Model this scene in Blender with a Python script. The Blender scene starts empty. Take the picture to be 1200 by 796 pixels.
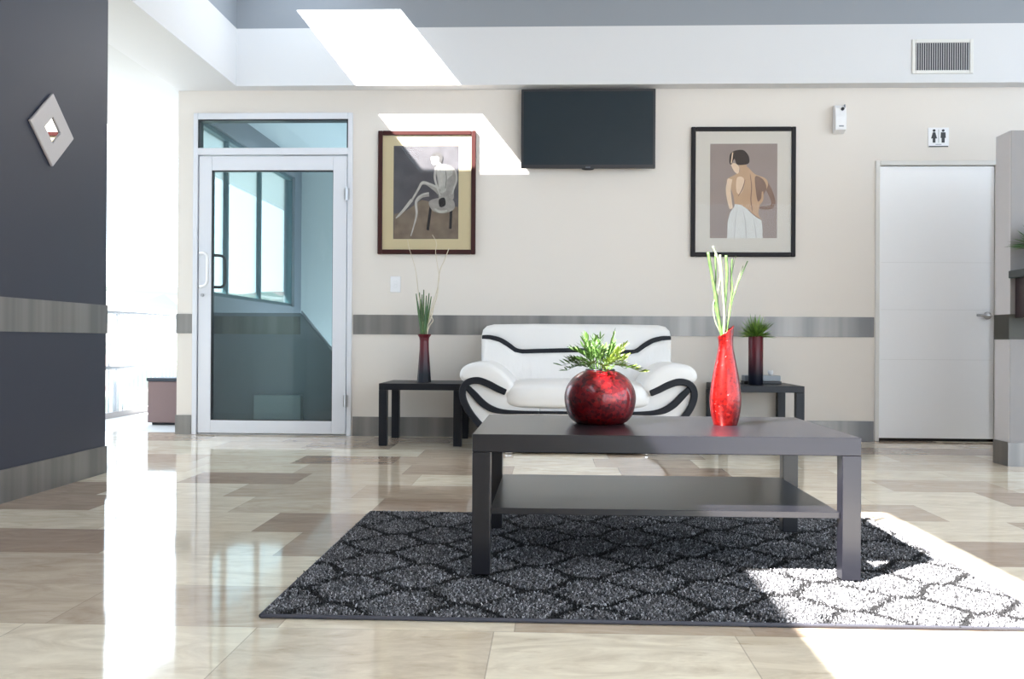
import bpy, bmesh, math, random
import numpy as np
from mathutils import Vector, Matrix
random.seed(7)
rng = np.random.default_rng(11)
S = bpy.context.scene
C = S.collection
PI = math.pi

# ------------------------------------------------------------------ camera geometry
FPX, CH = 1120.0, 0.74
psi, th, ro = math.atan(45/1120), 2.5/1120, .006
F0 = Vector((-math.sin(psi), math.cos(psi), 0)); R0 = Vector((math.cos(psi), math.sin(psi), 0)); Z0 = Vector((0, 0, 1))
FV = F0*math.cos(th)+Z0*math.sin(th); U0 = -F0*math.sin(th)+Z0*math.cos(th)
RV = R0*math.cos(ro)+U0*math.sin(ro); UV = -R0*math.sin(ro)+U0*math.cos(ro)
OC = Vector((0, 0, CH))
def P(px, py, X=None, Y=None, Z=None):
    """point of a real plane that was measured at this pixel of the photograph"""
    d = FV+RV*((px-600)/FPX)+UV*((398-py)/FPX)
    i, v = (0, X) if X is not None else (1, Y) if Y is not None else (2, Z)
    return OC+d*((v-OC[i])/d[i])
cd = bpy.data.cameras.new('camera'); cam = bpy.data.objects.new('camera', cd); C.objects.link(cam)
cd.sensor_width = 36; cd.lens = FPX/1200*36; cd.clip_start = .05; cd.clip_end = 1500
M = Matrix.Identity(4)
for i in range(3):
    M[i][0] = RV[i]; M[i][1] = UV[i]; M[i][2] = -FV[i]; M[i][3] = OC[i]
cam.matrix_world = M
S.camera = cam

# ------------------------------------------------------------------ materials
def new_mat(name):
    m = bpy.data.materials.new(name); m.use_nodes = True
    return m, m.node_tree.nodes, m.node_tree.links, m.node_tree.nodes['Principled BSDF']
def mat(name, col, rough=.5, metal=0, coat=0, spec=.5, noise=0, nscale=20, bump=0, bscale=80, sheen=0, stretch=(1,1,1), crough=.05):
    m, n, l, b = new_mat(name)
    b.inputs['Base Color'].default_value = (*col, 1); b.inputs['Roughness'].default_value = rough
    b.inputs['Metallic'].default_value = metal; b.inputs['Coat Weight'].default_value = coat
    b.inputs['Coat Roughness'].default_value = crough
    b.inputs['Specular IOR Level'].default_value = spec; b.inputs['Sheen Weight'].default_value = sheen
    if noise or bump:
        tc = n.new('ShaderNodeTexCoord'); mp = n.new('ShaderNodeMapping'); mp.inputs['Scale'].default_value = stretch
        l.new(tc.outputs['Object'], mp.inputs['Vector'])
    if noise:
        t = n.new('ShaderNodeTexNoise'); t.inputs['Scale'].default_value = nscale; t.inputs['Detail'].default_value = 4
        l.new(mp.outputs[0], t.inputs['Vector'])
        mx = n.new('ShaderNodeMix'); mx.data_type = 'RGBA'
        mx.inputs[6].default_value = (*[c*(1-noise) for c in col], 1); mx.inputs[7].default_value = (*[min(1, c*(1+noise)) for c in col], 1)
        l.new(t.outputs['Fac'], mx.inputs[0]); l.new(mx.outputs[2], b.inputs['Base Color'])
    if bump:
        t = n.new('ShaderNodeTexNoise'); t.inputs['Scale'].default_value = bscale; t.inputs['Detail'].default_value = 5
        l.new(mp.outputs[0], t.inputs['Vector'])
        bp = n.new('ShaderNodeBump'); bp.inputs['Strength'].default_value = bump; bp.inputs['Distance'].default_value = .01
        l.new(t.outputs['Fac'], bp.inputs['Height']); l.new(bp.outputs[0], b.inputs['Normal'])
    return m
def glass_mat(name, tint, refl=1.0):
    m, n, l, b = new_mat(name); n.remove(b)
    tr = n.new('ShaderNodeBsdfTransparent'); tr.inputs[0].default_value = (*tint, 1)
    gl = n.new('ShaderNodeBsdfGlossy'); gl.inputs['Roughness'].default_value = .01
    fr = n.new('ShaderNodeFresnel'); fr.inputs[0].default_value = 1.45
    mt = n.new('ShaderNodeMath'); mt.operation = 'MULTIPLY'; mt.inputs[1].default_value = refl
    mx = n.new('ShaderNodeMixShader')
    l.new(fr.outputs[0], mt.inputs[0]); l.new(mt.outputs[0], mx.inputs[0]); l.new(tr.outputs[0], mx.inputs[1]); l.new(gl.outputs[0], mx.inputs[2])
    l.new(mx.outputs[0], n['Material Output'].inputs[0])
    return m

WALL = mat('cream_wall_paint', (.715, .665, .615), .6, bump=.05, bscale=150)
SOFFIT = mat('white_soffit_paint', (.655, .655, .67), .6, bump=.04, bscale=120)
GREYP = mat('grey_paint_upper', (.26, .28, .31), .5)
DARKW = mat('charcoal_wall_paint', (.028, .031, .048), .5, noise=.08, nscale=2)
STAIRG = mat('stairwell_grey_paint', (.25, .26, .29), .55)
STAIRW = mat('stairwell_wall_paint', (.56, .58, .57), .6)
EXTW = mat('white_render', (.6, .6, .6), .8)
TERR = mat('terrace_concrete', (.58, .57, .56), .6, noise=.08, nscale=3)
ALU = mat('white_lacquered_aluminium', (.68, .69, .74), .35, metal=.0, coat=.3)
TEALF = mat('dark_teal_window_frame', (.06, .12, .14), .4)
CHROME = mat('polished_chrome', (.8, .8, .82), .12, metal=1)
SATIN = mat('satin_steel', (.5, .5, .52), .3, metal=1)
BLACKPL = mat('black_plastic', (.012, .012, .016), .35)
WHITEPL = mat('white_plastic', (.8, .8, .82), .35)
DOORW = mat('white_door_lacquer', (.88, .88, .90), .38, bump=.03, bscale=30)
GREYPL = mat('grey_plastic', (.22, .24, .27), .4)
DARKGAP = mat('dark_gap', (.01, .01, .01), .9)

def steel():
    m, n, l, b = new_mat('brushed_steel_cladding')
    tc = n.new('ShaderNodeTexCoord'); mp = n.new('ShaderNodeMapping'); mp.inputs['Scale'].default_value = (3, 3, .02)
    l.new(tc.outputs['Object'], mp.inputs[0])
    t = n.new('ShaderNodeTexNoise'); t.inputs['Scale'].default_value = 2.2; t.inputs['Detail'].default_value = 3; l.new(mp.outputs[0], t.inputs[0])
    r = n.new('ShaderNodeValToRGB'); r.color_ramp.elements[0].position = .35; r.color_ramp.elements[1].position = .68
    r.color_ramp.elements[0].color = (.17, .165, .165, 1); r.color_ramp.elements[1].color = (.30, .285, .27, 1)
    l.new(t.outputs['Fac'], r.inputs[0]); l.new(r.outputs[0], b.inputs['Base Color'])
    b.inputs['Metallic'].default_value = .6; b.inputs['Roughness'].default_value = .42
    return m
STEEL = steel()

def floor_mat():
    m, n, l, b = new_mat('polished_travertine')
    def math_(op, a, bb=None, c=None):
        x = n.new('ShaderNodeMath'); x.operation = op
        for i, v in enumerate((a, bb, c)):
            if v is None: continue
            if isinstance(v, (int, float)): x.inputs[i].default_value = v
            else: l.new(v, x.inputs[i])
        return x.outputs[0]
    tc = n.new('ShaderNodeTexCoord'); sp = n.new('ShaderNodeSeparateXYZ'); l.new(tc.outputs['Object'], sp.inputs[0])
    ty = math_('DIVIDE', math_('ADD', sp.outputs[1], -2.435+40*.405), .405)
    row = math_('FLOOR', ty); fy = math_('SUBTRACT', ty, row)
    wn0 = n.new('ShaderNodeTexWhiteNoise'); wn0.noise_dimensions = '1D'; l.new(row, wn0.inputs['W'])
    tx = math_('DIVIDE', math_('ADD', sp.outputs[0], math_('MULTIPLY', wn0.outputs['Value'], .6)), .61)
    colm = math_('FLOOR', tx); fx = math_('SUBTRACT', tx, colm)
    cv = n.new('ShaderNodeCombineXYZ'); l.new(colm, cv.inputs[0]); l.new(row, cv.inputs[1])
    wn = n.new('ShaderNodeTexWhiteNoise'); wn.noise_dimensions = '3D'; l.new(cv.outputs[0], wn.inputs['Vector'])
    ramp = n.new('ShaderNodeValToRGB'); e = ramp.color_ramp.elements
    e[0].color = (.43, .325, .25, 1); e[1].color = (.90, .82, .67, 1)
    k = e.new(.3); k.color = (.62, .52, .41, 1); k = e.new(.6); k.color = (.82, .735, .59, 1)
    l.new(wn.outputs['Value'], ramp.inputs[0])
    # veins: noise stretched along each tile, shifted per tile
    mp = n.new('ShaderNodeMapping'); mp.inputs['Scale'].default_value = (1.7, 4.6, 1); l.new(tc.outputs['Object'], mp.inputs[0])
    va = n.new('ShaderNodeVectorMath'); va.operation = 'ADD'; l.new(mp.outputs[0], va.inputs[0])
    vs = n.new('ShaderNodeVectorMath'); vs.operation = 'SCALE'; l.new(wn.outputs['Color'], vs.inputs[0]); vs.inputs['Scale'].default_value = 30
    l.new(vs.outputs[0], va.inputs[1])
    ns = n.new('ShaderNodeTexNoise'); ns.inputs['Scale'].default_value = 1.6; ns.inputs['Detail'].default_value = 8; ns.inputs['Roughness'].default_value = .65
    ns.inputs['Distortion'].default_value = 2.2
    l.new(va.outputs[0], ns.inputs['Vector'])
    r2 = n.new('ShaderNodeValToRGB'); r2.color_ramp.elements[0].position = .3; r2.color_ramp.elements[1].position = .68
    r2.color_ramp.elements[0].color = (.78, .73, .68, 1); r2.color_ramp.elements[1].color = (1.12, 1.12, 1.12, 1)
    l.new(ns.outputs['Fac'], r2.inputs[0])
    mul = n.new('ShaderNodeMix'); mul.data_type = 'RGBA'; mul.blend_type = 'MULTIPLY'; mul.inputs[0].default_value = .9
    l.new(ramp.outputs[0], mul.inputs[6]); l.new(r2.outputs[0], mul.inputs[7])
    # fine pits
    n3 = n.new('ShaderNodeTexNoise'); n3.inputs['Scale'].default_value = 9; n3.inputs['Detail'].default_value = 7; n3.inputs['Roughness'].default_value = .7
    mp3 = n.new('ShaderNodeMapping'); mp3.inputs['Scale'].default_value = (.8, 3.2, 1); l.new(tc.outputs['Object'], mp3.inputs[0]); l.new(mp3.outputs[0], n3.inputs['Vector'])
    r3 = n.new('ShaderNodeValToRGB'); r3.color_ramp.elements[0].position = .28; r3.color_ramp.elements[1].position = .42
    r3.color_ramp.elements[0].color = (.72, .65, .58, 1); r3.color_ramp.elements[1].color = (1, 1, 1, 1); l.new(n3.outputs['Fac'], r3.inputs[0])
    mul2 = n.new('ShaderNodeMix'); mul2.data_type = 'RGBA'; mul2.blend_type = 'MULTIPLY'; mul2.inputs[0].default_value = .8
    l.new(mul.outputs[2], mul2.inputs[6]); l.new(r3.outputs[0], mul2.inputs[7])
    # joints
    ex = math_('MINIMUM', fx, math_('SUBTRACT', 1, fx)); ey = math_('MINIMUM', fy, math_('SUBTRACT', 1, fy))
    jx = math_('LESS_THAN', ex, .0025); jy = math_('LESS_THAN', ey, .0035); j = math_('MAXIMUM', jx, jy)
    mix = n.new('ShaderNodeMix'); mix.data_type = 'RGBA'; l.new(math_('MULTIPLY', j, .45), mix.inputs[0]); l.new(mul2.outputs[2], mix.inputs[6])
    mix.inputs[7].default_value = (.25, .2, .16, 1)
    l.new(mix.outputs[2], b.inputs['Base Color'])
    b.inputs['Roughness'].default_value = .06; b.inputs['Specular IOR Level'].default_value = .30
    bp = n.new('ShaderNodeBump'); bp.inputs['Strength'].default_value = .025; bp.inputs['Distance'].default_value = .002
    n4 = n.new('ShaderNodeTexNoise'); n4.inputs['Scale'].default_value = 5; n4.inputs['Detail'].default_value = 2; l.new(tc.outputs['Object'], n4.inputs['Vector'])
    l.new(n4.outputs['Fac'], bp.inputs['Height']); l.new(bp.outputs[0], b.inputs['Normal'])
    return m
FLOOR = floor_mat()

# ------------------------------------------------------------------ mesh helpers
class MB:
    def __init__(s): s.v = []; s.f = []; s.fm = []; s.cur = 0
    def add(s, vs, fs):
        o = len(s.v); s.v += [tuple(p) for p in vs]; s.f += [tuple(i+o for i in f) for f in fs]; s.fm += [s.cur]*len(fs); return s
    def box(s, x0, x1, y0, y1, z0, z1):
        v = [(x, y, z) for z in (z0, z1) for y in (y0, y1) for x in (x0, x1)]
        return s.add(v, [(0,2,3,1), (4,5,7,6), (0,1,5,4), (2,6,7,3), (0,4,6,2), (1,3,7,5)])
    def prism(s, pts, y0, y1):            # polygon in XZ pushed along Y
        n = len(pts); v = [(x, y0, z) for x, z in pts]+[(x, y1, z) for x, z in pts]
        return s.add(v, [tuple(range(n)), tuple(range(2*n-1, n-1, -1))]+[(i, i+n, (i+1) % n+n, (i+1) % n) for i in range(n)])
    def tube(s, path, r, n=8, cap=True):
        path = [Vector(p) for p in path]; rs = r if isinstance(r, (list, tuple)) else [r]*len(path)
        v = []; up = None
        for i, p in enumerate(path):
            t = (path[min(i+1, len(path)-1)]-path[max(i-1, 0)]).normalized()
            if up is None:
                up = Vector((0, 0, 1)) if abs(t.z) < .9 else Vector((1, 0, 0))
            a = (up-t*up.dot(t)).normalized(); b = t.cross(a); up = a
            for k in range(n):
                w = 2*PI*k/n; v.append(p+(a*math.cos(w)+b*math.sin(w))*rs[i])
        fs = [(i*n+k, i*n+(k+1) % n, (i+1)*n+(k+1) % n, (i+1)*n+k) for i in range(len(path)-1) for k in range(n)]
        if cap: fs += [tuple(range(n-1, -1, -1)), tuple(range((len(path)-1)*n, len(path)*n))]
        return s.add(v, fs)
    def lathe(s, prof, n=40, cx=0, cy=0, cz=0, shear=None):
        v = []
        for r, z in prof:
            for k in range(n):
                w = 2*PI*k/n; x = cx+r*math.cos(w); zz = z
                if shear: zz = shear(r*math.cos(w), r*math.sin(w), z)
                v.append((x, cy+r*math.sin(w), cz+zz))
        fs = [(i*n+k, i*n+(k+1) % n, (i+1)*n+(k+1) % n, (i+1)*n+k) for i in range(len(prof)-1) for k in range(n)]
        fs += [tuple(range(n-1, -1, -1)), tuple(range((len(prof)-1)*n, len(prof)*n))]
        return s.add(v, fs)
    def ball(s, c, rx, ry, rz, e=1.0, nu=28, nv=16, e2=None):   # superellipsoid
        e2 = e2 or e
        def pw(x, p): return math.copysign(abs(x)**p, x)
        v = []; fs = []
        for j in range(nv+1):
            ph = -PI/2+PI*j/nv
            for i in range(nu):
                w = 2*PI*i/nu
                v.append((c[0]+rx*pw(math.cos(ph), e2)*pw(math.cos(w), e), c[1]+ry*pw(math.cos(ph), e2)*pw(math.sin(w), e), c[2]+rz*pw(math.sin(ph), e2)))
        fs = [(j*nu+i, j*nu+(i+1) % nu, (j+1)*nu+(i+1) % nu, (j+1)*nu+i) for j in range(nv) for i in range(nu)]
        return s.add(v, fs)
    def build(s, name, m, parent=None, loc=None, smooth=False, bevel=0, seg=2, fixn=True, shift=None):
        me = bpy.data.meshes.new(name); vs = s.v
        if loc is not None: vs = [(x-loc[0], y-loc[1], z-loc[2]) for x, y, z in vs]
        me.from_pydata(vs, [], s.f)
        for mm in (m if isinstance(m, (list, tuple)) else [m]): me.materials.append(mm)
        if isinstance(m, (list, tuple)): me.polygons.foreach_set('material_index', s.fm)
        if fixn:
            bm = bmesh.new(); bm.from_mesh(me); bmesh.ops.recalc_face_normals(bm, faces=bm.faces); bm.to_mesh(me); bm.free()
        o = bpy.data.objects.new(name, me); C.objects.link(o)
        if loc is not None: o.location = loc
        if parent is not None: o.parent = parent
        if smooth: me.polygons.foreach_set('use_smooth', [True]*len(me.polygons))
        if bevel:
            b = o.modifiers.new('bevel', 'BEVEL'); b.width = bevel; b.segments = seg; b.limit_method = 'ANGLE'; b.angle_limit = math.radians(40)
        return o
def B(*a):
    return MB().box(*a)
def thing(name, label, cat, loc=(0, 0, 0), group=None, rz=0):
    o = bpy.data.objects.new(name, None); C.objects.link(o); o.location = loc; o.rotation_euler = (0, 0, rz)
    o.empty_display_size = .1
    o['label'] = label; o['category'] = cat
    if group: o['group'] = group
    return o
def tag(o, label, cat, group=None):
    o['label'] = label; o['category'] = cat
    if group: o['group'] = group
    return o
def struct(o, label=None, cat=None):
    o['kind'] = 'structure'
    if label: o['label'] = label
    if cat: o['category'] = cat
    return o
def copy_thing(root):
    r = root.copy(); C.objects.link(r)
    for ch in list(root.children):
        c = ch.copy(); C.objects.link(c); c.parent = r
        for g in list(ch.children):
            d = g.copy(); C.objects.link(d); d.parent = c
    return r

YW, YS = 7.38, 7.24             # back wall plane, soffit face plane
ZS, ZG, ZR = 2.69, 3.13, 3.60   # soffit underside, start of grey paint, roof underside
XB, XO = -2.42, -2.925           # left beam inner and outer face
XL = -2.46                      # charcoal partition face
XR, YN = 6.0, -3.6              # right wall, rear wall

# ------------------------------------------------------------------ the room
f = B(XL-4.5, XR+.3, YN-.3, 7.52, -.15, 0); f = f.build('floor', FLOOR); struct(f, 'polished beige travertine tile floor', 'floor')
# ceiling slab with two roof lights
k = .8
sx0, sx1 = .625-k*ZR, 1.46-k*ZR
sya, syb, syc = -1.6, 1.585, 6.2
syd = 6.995
m = MB()
m.box(XO-.1, sx0, YN, 7.6, ZR, ZR+.04); m.box(sx1, XR, YN, 7.6, ZR, ZR+.04)
m.box(sx0, sx1, YN, sya, ZR, ZR+.04); m.box(sx0, sx1, syb, syc, ZR, ZR+.04); m.box(sx0, sx1, syd, 7.6, ZR, ZR+.04)
struct(m.build('ceiling', SOFFIT), 'white roof slab with two roof lights', 'ceiling')

# door openings in the back wall (metres)
dA0, dA1 = P(227, 300, Y=YW).x, P(413, 300, Y=YW).x
dAt = P(320, 133, Y=YW).z
dB0, dB1 = P(1025, 350, Y=YW).x, P(1172, 350, Y=YW).x
dBt = P(1100, 188.5, Y=YW).z
XE = -2.925
m = MB()
m.box(XE, dA0, YW, YW+.14, 0, ZS); m.box(dA0, dA1, YW, YW+.14, dAt, ZS)
m.box(dA1, dB0, YW, YW+.14, 0, ZS); m.box(dB0, dB1, YW, YW+.14, dBt, ZS); m.box(dB1, XR, YW, YW+.14, 0, ZS)
struct(m.build('wall_back', WALL), 'cream back wall behind the loveseat', 'wall')
# soffit beam over back wall: white, with grey paint above
struct(B(XB, XR, YS, YW+.14, ZS, ZG).build('trim_1', SOFFIT), 'white soffit beam along the top of the back wall', 'beam')
struct(B(XB, XR, YS, YW+.14, ZG, ZR).build('trim_2', GREYP), 'grey painted strip above the back soffit', 'wall strip')
struct(B(XO, XB, YN, YW+.14, ZS, ZG).build('trim_3', SOFFIT), 'white beam above the left opening', 'beam')
struct(B(XO, XB, YN, YW+.14, ZG, ZR).build('trim_4', GREYP), 'grey painted strip above the left beam', 'wall strip')
# charcoal partition
yL = P(123, 554.5, X=XL).y
struct(B(XL-.14, XL, YN, yL, 0, ZS).build('wall_left', DARKW), 'charcoal painted partition wall at left', 'wall')
# steel cladding strips
bz0, bz1 = .79, .942
lm = B(XL-.001, XL+.006, YN, yL+.006, .772, .928); lm.box(XL-.14, XL, yL, yL+.006, .772, .928)
struct(lm.build('trim_5', STEEL), 'brushed steel rail on the charcoal wall', 'trim')
lm = B(XL-.001, XL+.008, YN, yL+.008, 0, .15); lm.box(XL-.14, XL, yL, yL+.008, 0, .15)
struct(lm.build('baseboard_left', STEEL), 'brushed steel baseboard on the charcoal wall', 'baseboard')
m = B(XE-.006, dA0-.01, YW-.006, YW, bz0, bz1); m.box(XE-.006, XE, YW, YW+.14, bz0, bz1)
struct(m.build('trim_6', STEEL), 'short steel rail left of the glass door', 'trim')
struct(B(dA1+.01, dB0-.005, YW-.006, YW, bz0, bz1).build('trim_7', STEEL), 'long brushed steel rail behind the loveseat', 'trim')
struct(B(dB1+.005, XR, YW-.006, YW, bz0, bz1).build('trim_8', STEEL), 'steel rail right of the white door', 'trim')
m = B(XE-.008, dA0-.01, YW-.008, YW, 0, .15); m.box(XE-.008, XE, YW, YW+.14, 0, .15)
m.box(dA1+.01, dB0-.005, YW-.008, YW, 0, .15); m.box(dB1+.005, XR, YW-.008, YW, 0, .15)
struct(m.build('baseboard_back', STEEL), 'brushed steel baseboard along the back wall', 'baseboard')
# right and rear walls (out of view, they close the room); window openings added to let in fill daylight
m = B(XR, XR+.15, YN, YW+.14, 0, .1); m.box(XR, XR+.15, YN, YW+.14, 3.4, ZR)
for y0_, y1_ in ((YN, -3.0), (1.6, 1.8), (5.8, YW+.14)): m.box(XR, XR+.15, y0_, y1_, .1, 3.4)
struct(m.build('wall_right', WALL), 'unseen cream right wall with openings added for daylight', 'wall')
m = MB()
m.box(XL-.14, XR, YN-.15, YN, 0, .1); m.box(XL-.14, XR, YN-.15, YN, 3.4, ZR)
for x0, x1 in ((XL-.14, 1.0), (5.8, XR)): m.box(x0, x1, YN-.15, YN, .1, 3.4)
struct(m.build('wall_rear', WALL), 'unseen rear wall with one wide opening added for daylight', 'wall')

# ------------------------------------------------------------------ pier / low partition at right
XP = 2.79; YP = 5.93
m = B(XP, 4.6, YP, YP+.19, 0, 2.045)
pier = struct(m.build('wall_partition', mat('partition_paint', (.62, .60, .62), .6), bevel=.003), 'white low partition wall at right', 'wall')
struct(B(XP+.003, 4.6, YP-.004, YP, .0, 2.043).build('trim_15', mat('taupe_darkening_sheet', (.24, .225, .225), .6)), 'added taupe sheet that darkens the front of the partition', 'panel')  # thin sheet added only to make the partition's front face darker
m = B(XP-.006, 4.6, YP-.006, YP+.19, .772, .925)
struct(m.build('trim_9', mat('darkened_steel_rail', (.05, .048, .04), .5, metal=.3)), 'steel rail around the partition end', 'trim')  # steel in a darker colour, to subdue bright window reflections on the rail
m = B(XP-.009, 4.6, YP-.009, YP+.19, 0, .145)
struct(m.build('baseboard_partition', STEEL), 'steel baseboard around the partition', 'baseboard')

# ------------------------------------------------------------------ outside: terrace, added sun blocker, overhang, stairwell
struct(B(-4.12, XE+.01, 7.5, 16, -.15, -.002).build('terrace', TERR), 'white terrace outside the opening', 'terrace')
m = MB(); m.box(-4.2, -4.12, 7.0, 16, -.15, .05)
struct(m.build('trim_10', mat('terrace_curb', (.35, .33, .32), .7)), 'terrace edge curb', 'curb')
m = B(-4.1, XL-.14, YN-.15, yL-.002, 0.001, 2.685); m.box(-8.5, -4.1, YN-.15, yL-.002, 0.001, 5.5)  # unseen mass added to keep direct sun out of the left opening
struct(m.build('wall_sun_blocker', EXTW), 'unseen white mass added to shade the left opening from sun', 'wall')
struct(B(-4.2, XO-.02, yL+.02, 16, 2.78, 2.95).build('ceiling_overhang', EXTW), 'white overhang above the terrace', 'overhang')
# stairwell
XS = -2.86; Y2 = 10.85
def yat(px, X=XS): return P(px, 398, X=X).y
m = MB()
m.box(XS-.12, XS, YW+.14, Y2, 0, 1.115); m.box(XS-.12, XS, YW+.14, Y2, 2.56, 2.78); m.box(XS-.12, XS, yat(344.5), Y2, 1.115, 2.56)
struct(m.build('wall_stairwell_left', STAIRG), 'grey wall under the stairwell window', 'wall')
struct(B(XS-.12, 1.2, Y2, Y2+.12, -1.5, 2.78).build('wall_stairwell_back', STAIRW), 'pale stairwell back wall', 'wall')
struct(B(1.1, 1.2, YW+.14, Y2, -1.5, 2.78).build('wall_stairwell_right', STAIRW), 'pale stairwell right wall', 'wall')
m = B(XS-.12, 1.2, YW+.14, Y2+.12, 2.78, 2.9)
struct(m.build('ceiling_stairwell', mat('stair_ceiling', (.6, .62, .64), .6)), 'grey stairwell ceiling', 'ceiling')
struct(B(-1.5, -1.2, YW+.14, Y2, 2.45, 2.78).build('trim_11', EXTW), 'white beam across the stairwell ceiling', 'beam')
struct(B(XS, 1.1, 7.52, 8.7, -.15, 0).build('floor_landing', FLOOR), 'landing floor behind the glass door', 'floor')
YH = 7.9
m = MB()
a = P(352, 367, Y=YH); b2 = P(390, 414, Y=YH)
sl = (b2.z-a.z)/(b2.x-a.x)
m.prism([(XS, .0), (XS, a.z), (a.x, a.z), (a.x+(0-a.z)/sl, 0.0)], YH, YH+.12)
struct(m.build('wall_stairwell_parapet', STAIRG), 'grey stair parapet behind the glass door', 'wall')
struct(B(XS, a.x, YH-.006, YH, .79, .94).build('trim_12', STEEL), 'steel rail on the stair parapet', 'trim')
st0, st1 = P(297, 463, Y=YH-.1), P(352, 463, Y=YH-.1)
struct(B(st0.x, st1.x, YH-.1, YH-.002, .001, st0.z).build('trim_14', mat('pale_box_paint', (.34, .37, .38), .5), bevel=.004), 'pale low box at the foot of the stair parapet', 'low_block')  # pale block set against the foot of the parapet
m = MB(); m.box(-1.2, 1.1, YH+.02, YH+.12, 0, 1.0)
struct(m.build('wall_stairwell_side', STAIRG), 'grey low wall beside the stairs', 'wall')
m = MB(); m.tube([(a.x, YH+.02, a.z+.012), (a.x-(a.z+.0)/sl*.9, YH+.02, a.z+.012-a.z*.9)], .014, 10)
m.tube([(a.x+.1, YH+.02, a.z+.1*sl+.01), (a.x+.1, YH+.05, a.z+.1*sl-.05)], .007, 6)
tag(m.build('stair_handrail', SATIN, smooth=True), 'thin metal handrail sloping down seen through the glass door', 'handrail')
# stairwell window: frame + panes
w1 = thing('window_1', 'white framed stairwell window seen through the glass door', 'window', (XS-.06, YW+.14, 0)); struct(w1)
m = MB(); mull = [yat(271.5), yat(309.5)]
m.box(-.035, .035, 0, yat(344.5)-YW-.14, 1.115, 1.15); m.box(-.035, .035, 0, yat(344.5)-YW-.14, 2.52, 2.56)
m.box(-.035, .035, yat(344.5)-YW-.17, yat(344.5)-YW-.14, 1.15, 2.52)
fr = m.build('window_frame', TEALF, w1, bevel=.003)
for y in mull:
    B(-.02, .02, y-YW-.165, y-YW-.115, 1.15, 2.52).build('mullion', TEALF, w1, bevel=.003)
B(-.004, .004, 0, yat(344.5)-YW-.16, 1.15, 2.52).build('window_pane', glass_mat('clear_pane', (.94, .99, .99), .7), w1)

# railing on the terrace edge
RAIL = mat('grey_railing_paint', (.38, .40, .42), .5)
rl = thing('terrace_railing', 'thin metal terrace railing outside the left opening', 'railing', (-4.16, 7.0, .05))
for z in (.42, .95): MB().tube([(0, 0, z), (0, 9, z)], .018, 8).build('rail', RAIL, rl, smooth=True)
for i in range(10): B(-.012, .012, i*1.0-.012, i*1.0+.012, 0, .95).build('post', RAIL, rl)
m = MB()
for i in range(88): m.box(-.004, .004, .05+i*.1, .058+i*.1, .0, .95)
m.build('balusters', RAIL, rl)
# hillside
ny, nx = 60, 70
xs = np.linspace(-420, 120, nx); ys = np.linspace(22, 420, ny)
X, Yg = np.meshgrid(xs, ys)
Zg = -9+ (Yg-22)/400*34 + 5*np.sin(X*.021+1)*np.cos(Yg*.017)+rng.normal(0, .7, X.shape)
m = MB(); m.v = [tuple(p) for p in np.stack([X, Yg, Zg], -1).reshape(-1, 3)]
m.f = [(j*nx+i, j*nx+i+1, (j+1)*nx+i+1, (j+1)*nx+i) for j in range(ny-1) for i in range(nx-1)]; m.fm = [0]*len(m.f)
hm, n, l, b = new_mat('hazy_hillside')
tc = n.new('ShaderNodeTexCoord'); vo = n.new('ShaderNodeTexVoronoi'); vo.inputs['Scale'].default_value = .12; l.new(tc.outputs['Object'], vo.inputs[0])
rp = n.new('ShaderNodeValToRGB'); rp.color_ramp.interpolation = 'CONSTANT'
rp.color_ramp.elements[0].color = (.035, .05, .04, 1); rp.color_ramp.elements[1].position = .55; rp.color_ramp.elements[1].color = (.14, .14, .135, 1)
e = rp.color_ramp.elements.new(.3); e.color = (.06, .075, .06, 1); e = rp.color_ramp.elements.new(.8); e.color = (.10, .07, .065, 1)
sp = n.new('ShaderNodeSeparateColor'); l.new(vo.outputs['Color'], sp.inputs[0]); l.new(sp.outputs[0], rp.inputs[0]); l.new(rp.outputs[0], b.inputs['Base Color'])
b.inputs['Roughness'].default_value = .9
struct(m.build('hillside', hm, smooth=True), 'distant hazy hillside', 'hillside')
struct(B(-420, 120, 16.2, 40, -14, -9).build('ground_outside', mat('ground_outside', (.3, .3, .28), .9)), 'ground below the terrace', 'ground')

# ------------------------------------------------------------------ door_1: aluminium glass door with transom
FY = YW+.02
d1 = thing('door_1', 'white aluminium glass door with a transom window', 'door', (dA0, FY, 0)); struct(d1)
def wx(px, y=YW): return P(px, 350, Y=y).x-dA0
def wz(py, px=320): return P(px, py, Y=YW).z
W = dA1-dA0; y0, y1 = -.045, .05
zt = dAt; zm1, zm0 = wz(174), wz(182)
g0, g1 = .05, W-.045
m = MB(); m.box(0, .036, y0, y1, 0, zt); m.box(W-.036, W, y0, y1, 0, zt); m.box(.036, W-.036, y0, y1, zt-.05, zt); m.box(.036, W-.036, y0, y1, zm0, zm1)
m.build('door_frame', ALU, d1, bevel=.004)
m = B(.036, .046, y0+.005, y1, zm1, zt-.05); m.box(W-.046, W-.036, y0+.005, y1, zm1, zt-.05); m.box(.046, W-.046, y0+.005, y1, zt-.06, zt-.05)
m.build('gasket', BLACKPL, d1)
GLASS = glass_mat('tinted_door_glass', (.86, .945, .95), 1.0)
B(.04, W-.04, 0, .008, zm1-.005, zt-.045).build('transom_pane', GLASS, d1)
lx0, lx1, lz0, lz1 = .044, W-.044, .012, zm0-.008
gx0, gx1, gz0, gz1 = wx(248), wx(390), P(320, 493, Y=YW).z, P(320, 200, Y=YW).z
lf = MB(); yl0, yl1 = -.035, .012
lf.box(lx0, gx0, yl0, yl1, lz0, lz1); lf.box(gx1, lx1, yl0, yl1, lz0, lz1); lf.box(gx0, gx1, yl0, yl1, lz0, gz0); lf.box(gx0, gx1, yl0, yl1, gz1, lz1)
lf = lf.build('door_leaf', ALU, d1, bevel=.004)
g = MB(); t_ = .008
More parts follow.
